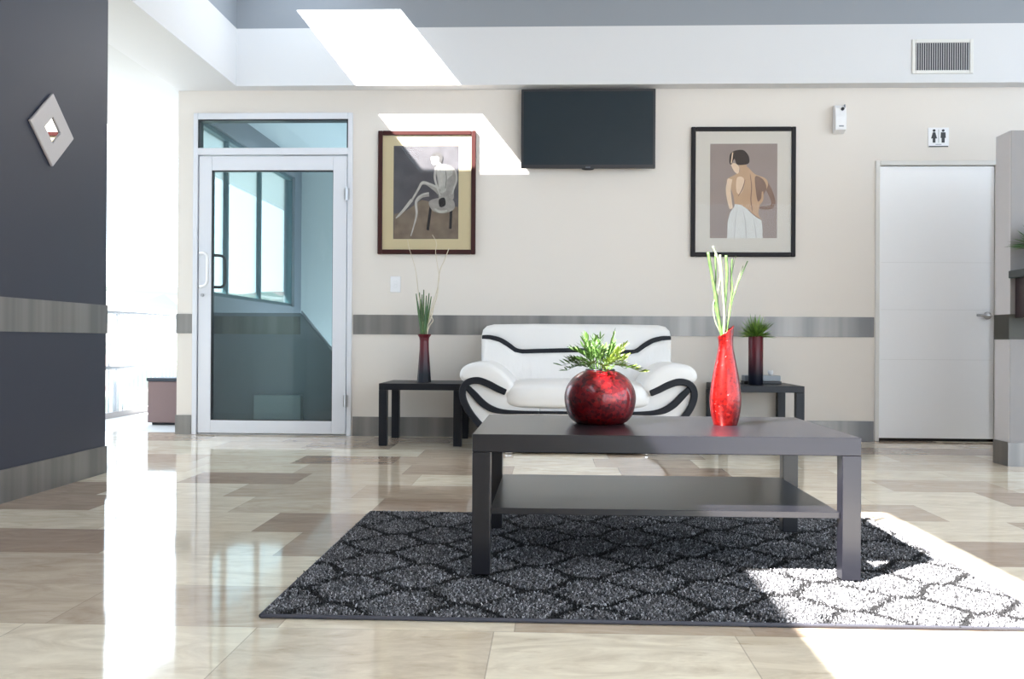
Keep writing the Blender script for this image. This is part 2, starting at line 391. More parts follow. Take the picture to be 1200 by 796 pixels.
g.box(gx0, gx0+t_, yl0+.006, yl1, gz0, gz1); g.box(gx1-t_*.4, gx1, yl0+.006, yl1, gz0, gz1); g.box(gx0, gx1, yl0+.006, yl1, gz1-t_, gz1); g.box(gx0, gx1, yl0+.006, yl1, gz0, gz0+t_*.6)
g.build('glazing_seal', BLACKPL, lf)
B(gx0+.001, gx1-.001, -.014, -.006, gz0+.001, gz1-.001).build('glass_pane', GLASS, lf)
def dpull(sg, xa, xb, za, zb, yb, mm, par):
    pts = []
    for t in (0, .5, 1): pts.append((xa+(xb-xa)*t*.5, yb+sg*.055*t, zb))
    for q in range(1, 6):
        w = q/5*PI/2; pts.append((xa+(xb-xa)*(.5+.5*math.sin(w)), yb+sg*.055, zb-.045*(1-math.cos(w))))
    low = [(x, y, za+(zb-z)) for x, y, z in pts[::-1]]
    return MB().tube(pts+low, .0115, 10).build('pull_handle', mm, par, smooth=True)
hz0, hz1 = P(240, 336, Y=YW).z, P(240, 297, Y=YW).z
h = dpull(-1, wx(235), wx(246.5), hz0, hz1, yl0, WHITEPL, lf); h['label'] = 'white D-shaped pull handle'
h = dpull(1, wx(246), wx(259), hz0, hz1-.01, yl1, BLACKPL, lf); h['label'] = 'black D-shaped pull handle behind the glass'
MB().tube([(wx(238), yl0+.002, P(238, 346, Y=YW).z), (wx(238), yl0-.012, P(238, 346, Y=YW).z)], .013, 14).build('lock_cylinder', SATIN, lf)
for py in (228, 470):
    z = P(410, py, Y=YW).z
    hg = MB(); hg.tube([(W-.04, y0-.008, z-.05), (W-.04, y0-.008, z+.05)], .009, 10); hg.box(W-.06, W-.02, y0-.004, y0, z-.045, z+.045)
    hg.build('hinge', SATIN, d1)
struct(B(dA0-.004, dA1+.004, YW-.001, YW+.02, .0, .006).build('trim_13', SATIN), 'metal door threshold', 'threshold')

# ------------------------------------------------------------------ door_2: white flush door
d2 = thing('door_2', 'plain white flush door with lever handle under restroom sign', 'door', (dB0, YW, 0)); struct(d2)
W2 = dB1-dB0
m = MB(); c0 = .034
m.box(0, c0, -.012, .1, 0, dBt); m.box(W2-c0, W2, -.012, .1, 0, dBt); m.box(c0, W2-c0, -.012, .1, dBt-c0, dBt)
m.build('door_frame', mat('door_frame_paint', (.66, .645, .62), .45), d2, bevel=.005)
lf = B(c0+.003, W2-c0-.003, .018, .058, .022, dBt-c0-.004)
lf = lf.build('door_leaf', DOORW, d2, bevel=.002)
for zz in (.62, 1.0, 1.36):
    B(c0+.02, W2-c0-.02, .0165, .02, zz, zz+.003).build('groove', mat('door_groove', (.74, .74, .75), .5), lf)
hx = P(1155, 370, Y=YW).x-dB0; hz = P(1155, 370, Y=YW).z
m = MB(); m.tube([(hx+.02, .018, hz), (hx+.02, .004, hz)], [.03, .028], 24); m.tube([(hx+.02, .01, hz), (hx+.02, -.04, hz), (hx+.0, -.05, hz), (hx-.085, -.05, hz+.002)], [.011, .011, .011, .009], 10)
m.build('lever_handle', SATIN, lf, smooth=True)
B(c0, W2-c0, .03, .09, 0, .022).build('bottom_gap', DARKGAP, d2)
B(c0+.002, W2-c0-.002, .06, .1, .02, dBt-c0).build('backing', DARKGAP, d2)

# ------------------------------------------------------------------ coffee table
def dark_wood(name, col, rough=.32, spec=.5):
    return mat(name, col, rough, coat=.0, spec=spec, noise=.18, nscale=6, stretch=(1, 14, 14), bump=.012, bscale=25)
TBL = dark_wood('black_brown_laminate', (.008, .008, .012), .32, .4)
TBL.node_tree.nodes['Principled BSDF'].inputs['Coat Weight'].default_value = .25
TBL.node_tree.nodes['Principled BSDF'].inputs['Coat Roughness'].default_value = .16
TBL2 = dark_wood('black_laminate', (.008, .009, .014), .4, .3)
def table(name, label, w, d, h, leg, top, shelf, mt, loc, group=None):
    t = thing(name, label, 'table', loc, group)
    B(0, w, 0, d, h-top, h).build('table_top', mt, t, bevel=.0025)
    e = .0
    for x in (e, w-leg-e):
        for y in (e, d-leg-e):
            B(x, x+leg, y, y+leg, 0, h-top-.0005).build('leg', mt, t, bevel=.002)
    if shelf is not None:
        B(leg+.001, w-leg-.001, .02, d-.02, shelf-.02, shelf).build('shelf', mt, t, bevel=.0015)
    return t
CT = (-.240, 2.955, .0168)
ct = table('coffee_table', 'low rectangular black-brown coffee table with lower shelf on the grey rug', 1.19, .80, .436, .057, .056, .205, TBL, CT)
m = MB().box(.0565, .062, .0, .05, 0, .01)
sa = table('side_table', 'square black side table left of the loveseat, holding the slim vase', .585, .6, .44, .058, .046, None, TBL2, (-1.205, 6.685, .0005), 'black side tables beside the loveseat')
sb = copy_thing(sa); sb.location = (P(943, 450.5, Z=.44).x-.585, 6.74, .0005)
sb.location.x = P(943, 455, Y=6.74).x-.585
sb['label'] = 'square black side table right of the loveseat, under the grass pot'

# ------------------------------------------------------------------ rug
RX0, RX1, RY0, RY1 = -.765, 1.335, 2.515, 4.06
rg = thing('area_rug', 'charcoal shag area rug with dark trellis pattern under the coffee table', 'rug', (RX0, RY0, 0.0))
rw, rd = RX1-RX0, RY1-RY0
B(0, rw, 0, rd, .0005, .006).build('rug_backing', mat('rug_backing', (.04, .04, .05), .9), rg)
# binding: a thin rolled edge
m = MB(); m.tube([(0, 0, .0065), (rw, 0, .0065), (rw, rd, .0065), (0, rd, .0065), (0, 0, .0065)], .006, 8, cap=False)
m.build('rug_binding', mat('rug_binding', (.05, .05, .065), .8), rg, smooth=True)
N = 115000
bx = rng.uniform(.004, rw-.004, N); by = rng.uniform(.004, rd-.004, N)
wxp = bx+RX0; wyp = by+RY0
u = (wxp-.127)/.355; v = (wyp-2.87)/.315
u = u+.03*np.sin(v*5.1); ln = np.full(N, 9.)
for s in (1, -1):
    for c_ in (0, .5):
        cc = .27*np.cos(2*PI*u)*s + (0 if s > 0 else .5)
        dd = np.abs(((v-cc+.5) % 1)-.5)*.315
        slope = .27*2*PI*np.abs(np.sin(2*PI*u))*.315/.355
        ln = np.minimum(ln, dd/np.sqrt(1+slope**2))
line = ln+rng.normal(0, .006, N) < .0155
hgt = rng.uniform(.006, .0105, N)*np.where(line, .75, 1)
lean = rng.normal(0, .0042, (N, 2)); ang = rng.uniform(0, 2*PI, N); r = rng.uniform(.0020, .0036, N)
verts = np.zeros((N, 6, 3))
for k_ in range(3):
    w = ang+k_*2*PI/3
    verts[:, k_, 0] = bx+r*np.cos(w); verts[:, k_, 1] = by+r*np.sin(w); verts[:, k_, 2] = .0055
    verts[:, 3+k_, 0] = bx+lean[:, 0]+.75*r*np.cos(w); verts[:, 3+k_, 1] = by+lean[:, 1]+.75*r*np.sin(w); verts[:, 3+k_, 2] = .006+hgt+.0006*np.sin(w*3+k_)
idx = np.arange(N)[:, None]*6
tri = np.concatenate([idx+np.array([[0, 1, 4]]), idx+np.array([[0, 4, 3]]), idx+np.array([[1, 2, 5]]), idx+np.array([[1, 5, 4]]), idx+np.array([[2, 0, 3]]), idx+np.array([[2, 3, 5]]), idx+np.array([[3, 4, 5]])], 1).reshape(-1, 3)
me = bpy.data.meshes.new('rug_pile'); nt = len(tri)
me.vertices.add(N*6); me.vertices.foreach_set('co', verts.reshape(-1))
me.loops.add(nt*3); me.loops.foreach_set('vertex_index', tri.reshape(-1).astype(np.int32))
me.polygons.add(nt); me.polygons.foreach_set('loop_start', np.arange(0, nt*3, 3, dtype=np.int32)); me.polygons.foreach_set('loop_total', np.full(nt, 3, dtype=np.int32))
me.update(calc_edges=True)
ca = me.color_attributes.new('tuft', 'FLOAT_COLOR', 'POINT')
val = np.where(line, rng.uniform(.008, .02, N), np.clip(rng.lognormal(math.log(.115), .85, N), .015, .55))
col = np.stack([val*.97, val*.97, val*1.05, np.ones(N)], 1).repeat(6, 0)
ca.data.foreach_set('color', col.reshape(-1).astype(np.float32))
pm, n, l, b = new_mat('shag_pile'); at = n.new('ShaderNodeAttribute'); at.attribute_name = 'tuft'; l.new(at.outputs['Color'], b.inputs['Base Color'])
b.inputs['Roughness'].default_value = .8; b.inputs['Specular IOR Level'].default_value = .25
me.materials.append(pm); po = bpy.data.objects.new('rug_pile', me); C.objects.link(po); po.parent = rg; po['kind'] = 'stuff'

# ------------------------------------------------------------------ loveseat
LW = mat('white_leather', (.80, .785, .775), .38, coat=.15, bump=.05, bscale=14)
LB = mat('black_leather', (.007, .008, .013), .5, spec=.3, bump=.03, bscale=40)
SX, SYF = P(677, 460, Y=6.28).x, 6.28         # front plane of the arms
so = thing('loveseat', 'white leather loveseat with black curved bands against the back wall', 'sofa', (SX, SYF, 0))
def sp_(px, py, y=SYF):                      # a point of the front view in sofa coordinates
    p = P(px, py, Y=y); return (p.x-SX, p.z)
def zm(x, y): return (520+x/3.75, 360+y/3.75)
def mir(pts): return [(-x, z) for x, z in pts][::-1]
def smoothc(pts, n=6, closed=False):         # Catmull-Rom
    out = []; L_ = len(pts)
    rngi = range(L_ if closed else L_-1)
    for i in rngi:
        g = lambda k: Vector(pts[k % L_] if closed else pts[max(0, min(L_-1, k))])
        p0, p1, p2, p3 = g(i-1), g(i), g(i+1), g(i+2)
        for s in range(n):
            t = s/n; q = .5*((2*p1)+(-p0+p2)*t+(2*p0-5*p1+4*p2-p3)*t*t+(-p0+3*p1-3*p2+p3)*t**3); out.append(tuple(q))
    if not closed: out.append(tuple(pts[-1]))
    return out
def puffy(prof, y0, y1, r, ydirs=8):         # closed XZ profile pushed along Y, ends rounded inwards
    n_ = len(prof); cx = sum(p[0] for p in prof)/n_; cz = sum(p[1] for p in prof)/n_
    # inward offset directions
    nrm = []
    for i in range(n_):
        a_, b_ = Vector(prof[i-1]), Vector(prof[(i+1) % n_]); t = (b_-a_).normalized(); nrm.append(Vector((t.y, -t.x)))
    area = sum(prof[i-1][0]*prof[i][1]-prof[i][0]*prof[i-1][1] for i in range(n_))
    if area < 0: nrm = [-q for q in nrm]
    rings = []
    for j in range(ydirs+1):
        w = j/ydirs*PI/2; rings.append((y0+r*(1-math.sin(w)), r*(1-math.cos(w))))
    rings = rings[::-1]
    rings = [(y0+r*(1-math.sin(j/ydirs*PI/2)), r*(1-math.cos(j/ydirs*PI/2))) for j in range(ydirs, -1, -1)]
    back = [(y1-r*(1-math.sin(j/ydirs*PI/2)), r*(1-math.cos(j/ydirs*PI/2))) for j in range(ydirs, -1, -1)]
    # front: from the smallest ring at y0 to the full section, then the back mirrored
    front = [(y0+r*(1-math.cos(w)), r*(1-math.sin(w))) for w in [k_/ydirs*PI/2 for k_ in range(ydirs+1)]]
    backr = [(y1-r*(1-math.cos(w)), r*(1-math.sin(w))) for w in [k_/ydirs*PI/2 for k_ in range(ydirs, -1, -1)]]
    secs = front+backr
    v_ = []
    for yy, off in secs:
        for i in range(n_):
            v_.append((prof[i][0]-nrm[i].x*off, yy, prof[i][1]-nrm[i].y*off))
    fs_ = [(j*n_+i, j*n_+(i+1) % n_, (j+1)*n_+(i+1) % n_, (j+1)*n_+i) for j in range(len(secs)-1) for i in range(n_)]
    fs_ += [tuple(range(n_)), tuple(range((len(secs)-1)*n_, len(secs)*n_))[::-1]]
    return MB().add(v_, fs_)
def band(center, wd, y0, y1):                # ribbon of given width following a curve in XZ
    c_ = [Vector(p) for p in smoothc(center, 6)]; nn = len(c_)
    wd = wd if isinstance(wd, (list, tuple)) else [wd]*len(center)
    L1, L2 = [], []
    for i, p in enumerate(c_):
        t = (c_[min(i+1, nn-1)]-c_[max(i-1, 0)]).normalized(); q = Vector((-t.y, t.x)); s_ = i/(nn-1)*(len(wd)-1); k0 = min(int(s_), len(wd)-2)
        w_ = (wd[k0]*(1-(s_-k0))+wd[k0+1]*(s_-k0))/2
        L1.append(p+q*w_); L2.append(p-q*w_)
    v_ = []
    for y in (y0, y1):
        v_ += [(p.x, y, p.y) for p in L1]+[(p.x, y, p.y) for p in L2]
    o2 = 2*nn; fs_ = []
    for i in range(nn-1):
        fs_ += [(i, i+1, nn+i+1, nn+i), (o2+i, o2+nn+i, o2+nn+i+1, o2+i+1), (i, o2+i, o2+i+1, i+1), (nn+i, nn+i+1, o2+nn+i+1, o2+nn+i)]
    fs_ += [(0, nn, o2+nn, o2), (nn-1, o2+nn-1, o2+2*nn-1, 2*nn-1)]
    return MB().add(v_, fs_)
roll = [sp_(*zm(x, y)) for x, y in ((70, 298), (82, 268), (115, 248), (160, 242), (205, 248), (248, 272), (285, 306), (305, 335), (300, 362), (272, 382), (236, 366), (198, 344), (156, 328), (104, 330), (80, 320))]
b1c = [sp_(*zm(x, y)) for x, y in ((274, 374), (238, 358), (195, 336), (152, 322), (112, 328), (88, 352), (84, 390), (98, 432), (124, 474), (158, 515), (200, 556))]
b2c = [sp_(*zm(x, y)) for x, y in ((104, 352), (135, 384), (172, 422), (212, 447), (262, 459), (330, 462), (420, 463))]
panel = [sp_(*zm(x, y)) for x, y in ((92, 345), (112, 325), (152, 320), (195, 336), (238, 358), (275, 376), (330, 378), (420, 385), (420, 640), (300, 640), (235, 610), (160, 520), (124, 474), (98, 430), (86, 390))]
DEP = .90
for sgn in (1, -1):
    fx = (lambda pts: pts) if sgn == 1 else mir
    puffy(fx(smoothc(roll, 4, True)), -.03, .86, .035).build('armrest_cushion', LW, so, smooth=True)
    puffy(fx(panel), .0, .84, .012, 4).build('arm_panel', LW, so, bevel=.004)
    ob = band(b1c, [.040, .044, .046, .046, .044, .044, .044, .044, .042, .042, .042], -.036, .845); ob.v = [(x*sgn, y, z) for x, y, z in ob.v]
    o_ = ob.build('arm_band', LB, so, bevel=.008, seg=3); o_['label'] = 'black leather band curling round the arm front'
    ob = band(b2c, [.036, .044, .046, .042, .030, .022, .018], -.028, .06); ob.v = [(x*sgn, y, z) for x, y, z in ob.v]
    o_ = ob.build('seat_band', LB, so, bevel=.006, seg=3); o_['label'] = 'black leather band sweeping from the arm under the seat'
xi = sp_(*zm(420, 463))[0]
zb = sp_(*zm(420, 463))[1]
o_ = B(xi-.002, -xi+.002, -.022, .05, zb-.009, zb+.009).build('seat_front_band', LB, so, bevel=.004); o_['label'] = 'thin black band under the seat cushion'
# base body between the arms
zb0 = sp_(*zm(420, 640))[1]
B(xi, -xi, .006, .82, zb0, .40).build('seat_base', LW, so, bevel=.01)
# seat cushion
zc0 = zb+.012; 
cl = sp_(*zm(262, 400))[0]
ztop = .475
sc_ = MB().ball((0, .30, (zc0+ztop)/2), -cl+.01, .345, (ztop-zc0)/2, .28, 48, 20, .45)
sc_.v = [(x, y, z+.012*math.cos(x/cl*PI/2)*(1 if z > .4 else 0)) for x, y, z in sc_.v]
sc_.build('seat_cushion', LW, so, smooth=True)
# backrest: leaning, rounded; front view outline with a black band
YBK = 6.93
def bp_(x, y): return sp_(*zm(x, y), y=YBK)
bl = [bp_(x, y) for x, y in ((163, 330), (163, 240), (163, 130), (170, 100), (188, 82), (220, 75), (400, 73), (582, 73))]
bcx = bp_(582, 73)[0]
prof = bl[:-1]; prof = prof+[(2*bcx-x, z) for x, z in prof[::-1]]
prof[0] = (prof[0][0], .30); prof[-1] = (prof[-1][0], .30)
bk = puffy(prof, 0, .24, .045)
lean_ = lambda y, z: y+YBK-SYF-.0+(z-.6)*.10
bk.v = [(x, lean_(y, z), z) for x, y, z in bk.v]
bk.build('backrest', LW, so, smooth=True)
st = [bp_(x, y) for x, y in ((168, 132), (205, 134), (245, 145), (280, 166), (312, 189), (345, 196), (420, 194), (582, 191))]
st2 = st[:-1]+[(2*bcx-x, z) for x, z in st[::-1]]
# lower back cushion bulging forward under the band
lowp = [(x, z-.012) for x, z in st2]+[(st2[-1][0]-.005, .42), (st2[0][0]+.005, .42)]
lc = puffy(lowp, -.055, .1, .035); lc.v = [(x, lean_(y, z), z) for x, y, z in lc.v]
lc.build('back_cushion', mat('white_leather_gathered', (.80, .785, .775), .38, coat=.15, bump=1.0, bscale=7, stretch=(2.2, 1, .7)), so, smooth=True)
bb = band(st2, [.030, .036, .038, .042, .042, .040, .036, .036, .036, .036, .036, .036, .042, .042, .040, .036, .030], -.03, .06)
bb.v = [(x, lean_(y, z), z) for x, y, z in bb.v]
o_ = bb.build('back_band', LB, so, bevel=.007, seg=3); o_['label'] = 'black leather band across the backrest'
for fxp in (P(596, 533, Z=0).x-SX, P(757, 535, Z=0).x-SX):
    for yy in (.03, .74):
        q = MB().lathe([(.022, 0), (.026, .006), (.022, .02), (.018, zb0+.02)], 20, fxp, yy, .0005)
        q.build('foot', CHROME, so, smooth=True)

# ------------------------------------------------------------------ vases
def red_glass(name, c0, c1, rough=.38, vs=95, coat=.6):
    m, n, l, b = new_mat(name)
    tc = n.new('ShaderNodeTexCoord'); vo = n.new('ShaderNodeTexVoronoi'); vo.inputs['Scale'].default_value = vs; l.new(tc.outputs['Object'], vo.inputs[0])
    sp = n.new('ShaderNodeSeparateColor'); l.new(vo.outputs['Color'], sp.inputs[0])
    mx = n.new('ShaderNodeMix'); mx.data_type = 'RGBA'; mx.inputs[6].default_value = (*c0, 1); mx.inputs[7].default_value = (*c1, 1)
    l.new(sp.outputs[0], mx.inputs[0]); l.new(mx.outputs[2], b.inputs['Base Color'])
    b.inputs['Metallic'].default_value = .55; b.inputs['Roughness'].default_value = rough
    b.inputs['Coat Weight'].default_value = coat; b.inputs['Coat Roughness'].default_value = .05
    bp = n.new('ShaderNodeBump'); bp.inputs['Strength'].default_value = .5; bp.inputs['Distance'].default_value = .002
    l.new(sp.outputs[1], bp.inputs['Height']); l.new(bp.outputs[0], b.inputs['Normal'])
    return m
REDR = red_glass('dark_red_crackle_glass', (.05, .0, .004), (.24, .003, .006))
REDT = red_glass('bright_red_crackle_glass', (.10, .001, .002), (.24, .006, .004), .28, 110, .3)
TT = .4505
def spline_prof(p, n=7): return [(max(.0005, x), z) for x, z in smoothc(p, n)]
rvp = P(703, 497, Z=.45)
rv = thing('round_vase', 'round red crackle glass vase on the coffee table', 'vase', (rvp.x, rvp.y, TT))
out = spline_prof([(.055, 0), (.085, .004), (.112, .03), (.1255, .08), (.122, .12), (.102, .157), (.072, .181), (.050, .190)])
inn = [(.047, .187), (.044, .175), (.01, .17)]
MB().lathe([(.01, .0)]+out+inn, 56).build('vase_body', REDR, rv, smooth=True)
MB().lathe([(.044, .186), (.051, .188), (.053, .192), (.050, .195), (.044, .194)], 40).build('rim', BLACKPL, rv, smooth=True)
tvp = P(850, 499, Z=.45)
tv = thing('tall_vase', 'tall bright red bottle-shaped vase with slanted lip on the coffee table', 'vase', (tvp.x, tvp.y, TT))
out = spline_prof([(.038, 0), (.0415, .004), (.050, .04), (.0545, .08), (.053, .118), (.043, .185), (.033, .235), (.0262, .272), (.0252, .295), (.028, .33)])
def sh(x, y, z): return z+max(0, (z-.27)/.06)*(x*.75+.0)*1.0
MB().lathe([(.005, 0)]+out+[(.025, .327), (.021, .30), (.004, .25)], 48, shear=sh).build('vase_body', REDT, tv, smooth=True)

def grad_mat(name, top, bot, z0, z1):
    m, n, l, b = new_mat(name)
    tc = n.new('ShaderNodeTexCoord'); sp = n.new('ShaderNodeSeparateXYZ'); l.new(tc.outputs['Object'], sp.inputs[0])
    mr = n.new('ShaderNodeMapRange'); mr.inputs[1].default_value = z0; mr.inputs[2].default_value = z1; l.new(sp.outputs[2], mr.inputs[0])
    mx = n.new('ShaderNodeMix'); mx.data_type = 'RGBA'; mx.inputs[6].default_value = (*bot, 1); mx.inputs[7].default_value = (*top, 1)
    l.new(mr.outputs[0], mx.inputs[0]); l.new(mx.outputs[2], b.inputs['Base Color'])
    b.inputs['Roughness'].default_value = .4; b.inputs['Coat Weight'].default_value = .15; b.inputs['Specular IOR Level'].default_value = .3
    return m
LAQ = grad_mat('red_to_navy_lacquer', (.10, .006, .012), (.006, .008, .018), .06, .26)
sv = P(496.5, 444, Y=6.93)
slim = thing('slim_vase', 'slim flared vase fading from dark red to navy on the left side table', 'vase', (sv.x, 6.95, .441))
s_ = 6.95/1120
MB().lathe([(.005, 0), (8.6*s_, 0), (8.2*s_, .02), (7.0*s_, .12), (5.6*s_, .24), (5.4*s_, .30), (6.0*s_, .325), (8.0*s_, .345), (8.2*s_, .350), (7.2*s_, .348), (4.5*s_, .32), (.005, .30)], 8).build('vase_body', LAQ, slim, bevel=.002)
cv_ = P(885.5, 446, Y=6.95)
cyl = thing('cylinder_vase', 'cylindrical vase fading from dark red to black on the right side table', 'vase', (cv_.x, 6.95, .441))
MB().lathe([(.005, 0), (.050, 0), (.0525, .004), (.0525, .345), (.050, .35), (.046, .348), (.045, .33), (.005, .33)], 40).build('vase_body', LAQ, cyl, smooth=True, bevel=.002)

# ------------------------------------------------------------------ foliage
def leafmat(name, c, rough=.45, noise=.35):
    m = mat(name, c, rough, noise=noise, nscale=45 if noise > .8 else 25)
    return m
LG1 = leafmat('plant_leaf_green', (.07, .14, .03)); LG2 = leafmat('plant_leaf_lime', (.2, .27, .05)); LG3 = leafmat('grass_green', (.09, .18, .03)); LG4 = leafmat('dark_stem_green', (.06, .13, .05))
def leaf(m, p, d, L, w, droop=.2):
    d = d.normalized(); side = d.cross(Vector((0, 0, 1)))
    if side.length < .05: side = Vector((1, 0, 0))
    side.normalize(); tw = random.uniform(-.8, .8); up = side.cross(d); side = side*math.cos(tw)+up*math.sin(tw); nrm = d.cross(side)
    v_ = []
    K = 5
    for i in range(K+1):
        t = i/K; c_ = p+d*(L*t)+Vector((0, 0, -droop*L*t*t)); ww = w*math.sin(PI*min(.98, .08+.92*t))**.7
        if i == K: ww = .0002
        v_ += [c_+side*ww/2, c_+nrm*ww*.18, c_-side*ww/2]
    fs_ = []
    for i in range(K):
        a_ = i*3; fs_ += [(a_, a_+1, a_+4, a_+3), (a_+1, a_+2, a_+5, a_+4)]
    m.add(v_, fs_)
# leafy sprigs in the round vase
fo = thing('leafy_sprigs', 'bushy green and lime leaf sprigs in the round red vase', 'foliage', (rvp.x, rvp.y, TT+.175))
for k_ in range(34):
    m = MB(); az = k_/34*2*PI*3+random.uniform(-.2, .2); el = (.28, .62, .9, 1.25)[k_ % 4]+random.uniform(-.1, .1); Lr = random.uniform(.085, .125)
    if el < .5: Lr = .125
    dv = Vector((math.cos(az)*math.cos(el), math.sin(az)*math.cos(el)*.75, math.sin(el)))
    p0 = Vector((math.cos(az)*.02, math.sin(az)*.02, .0)); path = []
    for i in range(9):
        t = i/8; path.append(p0+Vector((0, 0, .03*min(1, t*4)))+dv*(Lr*t)+Vector((0, 0, -.045*t*t*math.cos(el))))
    m.tube(path, [.0018-.0012*i/8 for i in range(9)], 5)
    for i in range(2, 9):
        for s in (-1, 1):
            sd = dv.cross(Vector((0, 0, 1))).normalized()*s
            dd = dv*1.0+sd*random.uniform(.5, 1.1)+Vector((0, 0, random.uniform(-.2, .6)))
            leaf(m, path[i], dd, random.uniform(.024, .042), random.uniform(.006, .009), .15)
    leaf(m, path[-1], dv, .035, .008, .1)
    lime = (math.cos(az) > .25 and k_ % 3 != 2)
    o_ = m.build('sprig', LG2 if lime else LG1, fo, fixn=False, smooth=True)
    o_['label'] = 'lime green sprig' if lime else 'mid green sprig'
# bamboo sticks in the tall vase
BAM = leafmat('pale_green_bamboo', (.07, .135, .035), .4, .92); BAMW = leafmat('whitewashed_stick', (.16, .185, .12), .5, .85); TWG = leafmat('brown_green_twig', (.14, .17, .09), .6, .3)
bq = thing('bamboo_sticks', 'tall bunch of green and white bamboo sticks in the tall red vase', 'stems', (tvp.x, tvp.y, TT+.2))
def zz(x, y, yy=0): q = P(790+x/3.318, 280+y/3.318, Y=tvp.y+yy); return Vector((q.x-tvp.x, yy, q.z-TT-.2))
sticks = [([(132, 52), (145, 130), (160, 215), (172, 300), (184, 372)], 11, BAM, .0), ([(150, 28), (172, 85), (180, 150), (168, 230), (178, 310), (188, 372)], 8, BAMW, .012), ([(178, 62), (185, 130), (190, 200), (196, 290), (194, 372)], 10, BAMW, -.012),
          ([(202, 64), (206, 140), (200, 220), (196, 300), (192, 372)], 11, BAM, -.004), ([(226, 78), (222, 140), (226, 200), (214, 280), (204, 365)], 7, BAM, .01), ([(240, 66), (228, 120), (220, 180), (222, 260), (206, 360)], 3, TWG, .016),
          ([(286, 86), (262, 140), (240, 195), (222, 260), (206, 360)], 5, BAM, -.006), ([(166, 215), (152, 262), (160, 320), (182, 372)], 5, BAMW, .008), ([(268, 105), (246, 165), (232, 215), (214, 290), (202, 365)], 3, TWG, .004),
          ([(160, 60), (162, 140), (158, 240), (170, 310), (188, 372)], 7, BAM, .018)]
for pts, wpx, mt_, yo in sticks:
    p3 = [zz(x, y, yo*(1-i/len(pts))) for i, (x, y) in enumerate(pts)]; p3.append(Vector((0, 0, .06)))
    cc = smoothc(p3, 6); r0_ = wpx/3.318/335/2; rs = []
    for i in range(len(cc)): rs.append(r0_*(1.25 if (i % 9 == 4) else 1.0)*(.75 if p3 is None else 1))
    MB().tube(cc, rs, 9).build('stick', mt_, bq, smooth=True)
# stiff stems and curly twigs in the slim vase
sq = thing('green_reed_stems', 'short dark green reeds in the slim vase', 'stems', (sv.x, 6.95, .441+.20))
def z6(x, y, yy=0):
    q = P(430+x/3.184, 280+y/3.184, Y=6.95+yy); return Vector((q.x-sv.x, yy, q.z-.641))
for i, (x0_, y0_, x1_) in enumerate(((184, 205, 200), (196, 200, 204), (206, 208, 207), (212, 190, 212), (222, 212, 216), (232, 203, 218), (240, 215, 222), (188, 232, 202), (228, 240, 214), (200, 225, 206))):
    yo = random.uniform(-.02, .02)
    m = MB().tube([z6(x0_, y0_, yo), z6((x0_+x1_)/2, 275, yo*.6), z6(x1_, 335, yo*.3), Vector(((i-4.5)*.003, 0, .02))], [.0035, .006, .006, .004], 6)
    m.build('reed', LG4 if i % 3 else BAM, sq, smooth=True)
cw = thing('curly_willow_twigs', 'long pale curly twigs rising from the slim vase', 'twigs', (sv.x+.002, 6.95+.002, .441+.21))
for pts, r_ in (([(305, 40), (290, 80), (272, 120), (265, 165), (262, 210), (250, 250), (242, 285), (234, 310), (220, 340)], .0055),
                ([(150, 8), (156, 40), (168, 75), (182, 130), (190, 200), (200, 270), (208, 335)], .0034),
                ([(243, -10), (258, 20), (255, 55), (262, 105), (268, 150), (258, 205), (240, 262), (225, 335)], .0034),
                ([(250, 250), (236, 285), (245, 310), (228, 340)], .004)):
    cc = smoothc([z6(x, y, .0) for x, y in pts]+[Vector((0, 0, .03))], 7)
    MB().tube(cc, [r_*(.5+.6*i/len(cc)) for i in range(len(cc))], 7).build('twig', mat('pale_twig', (.62, .55, .43), .6, noise=.2), cw, smooth=True)
# grass in the cylinder vase
def grass_tuft(name, label, loc, n_, spread, hgt_, mats, par_name='blade'):
    g_ = thing(name, label, 'plant', loc); bunch = [MB(), MB()]
    for i in range(n_):
        az = random.uniform(0, 2*PI); el = random.uniform(.35, 1.45); d = Vector((math.cos(az)*math.cos(el), math.sin(az)*math.cos(el)*.8, math.sin(el)))
        leaf(bunch[i % 2], Vector((math.cos(az)*.012, math.sin(az)*.012, 0)), d, random.uniform(.6, 1)*(hgt_ if el > .8 else spread), .009, .18*math.cos(el)*2)
    for q, mm in zip(bunch, mats): q.build('grass_blades', mm, g_, fixn=False, smooth=True)['kind'] = 'stuff'
    return g_
grass_tuft('artificial_grass', 'tuft of bright green grass in the cylindrical vase', (cv_.x, 6.95, .441+.331), 260, .165, .20, (LG3, leafmat('grass_green_light', (.17, .30, .05))))

# grey tissue box behind the cylinder vase
tb = P(889, 441, Y=7.14)
t = thing('tissue_box', 'small grey box with white tissue tuft behind the cylindrical vase', 'box', (tb.x+.015, 7.13, .441))
B(-.135, .135, -.07, .07, 0, .02).build('base', BLACKPL, t, bevel=.004)
B(-.13, .13, -.065, .065, .02, .062).build('box_body', mat('grey_box', (.26, .29, .33), .3), t, bevel=.006)
m = MB()
for k_ in range(7):
    aa = k_*.9; leaf(m, Vector((.07, 0, .058)), Vector((math.cos(aa)*.4, math.sin(aa)*.3, 1)), .05, .028, .1)
m.build('tissue', WHITEPL, t, fixn=False, smooth=True)

# ------------------------------------------------------------------ wall items
def on_wall(px, py, y=YW): return P(px, py, Y=y)
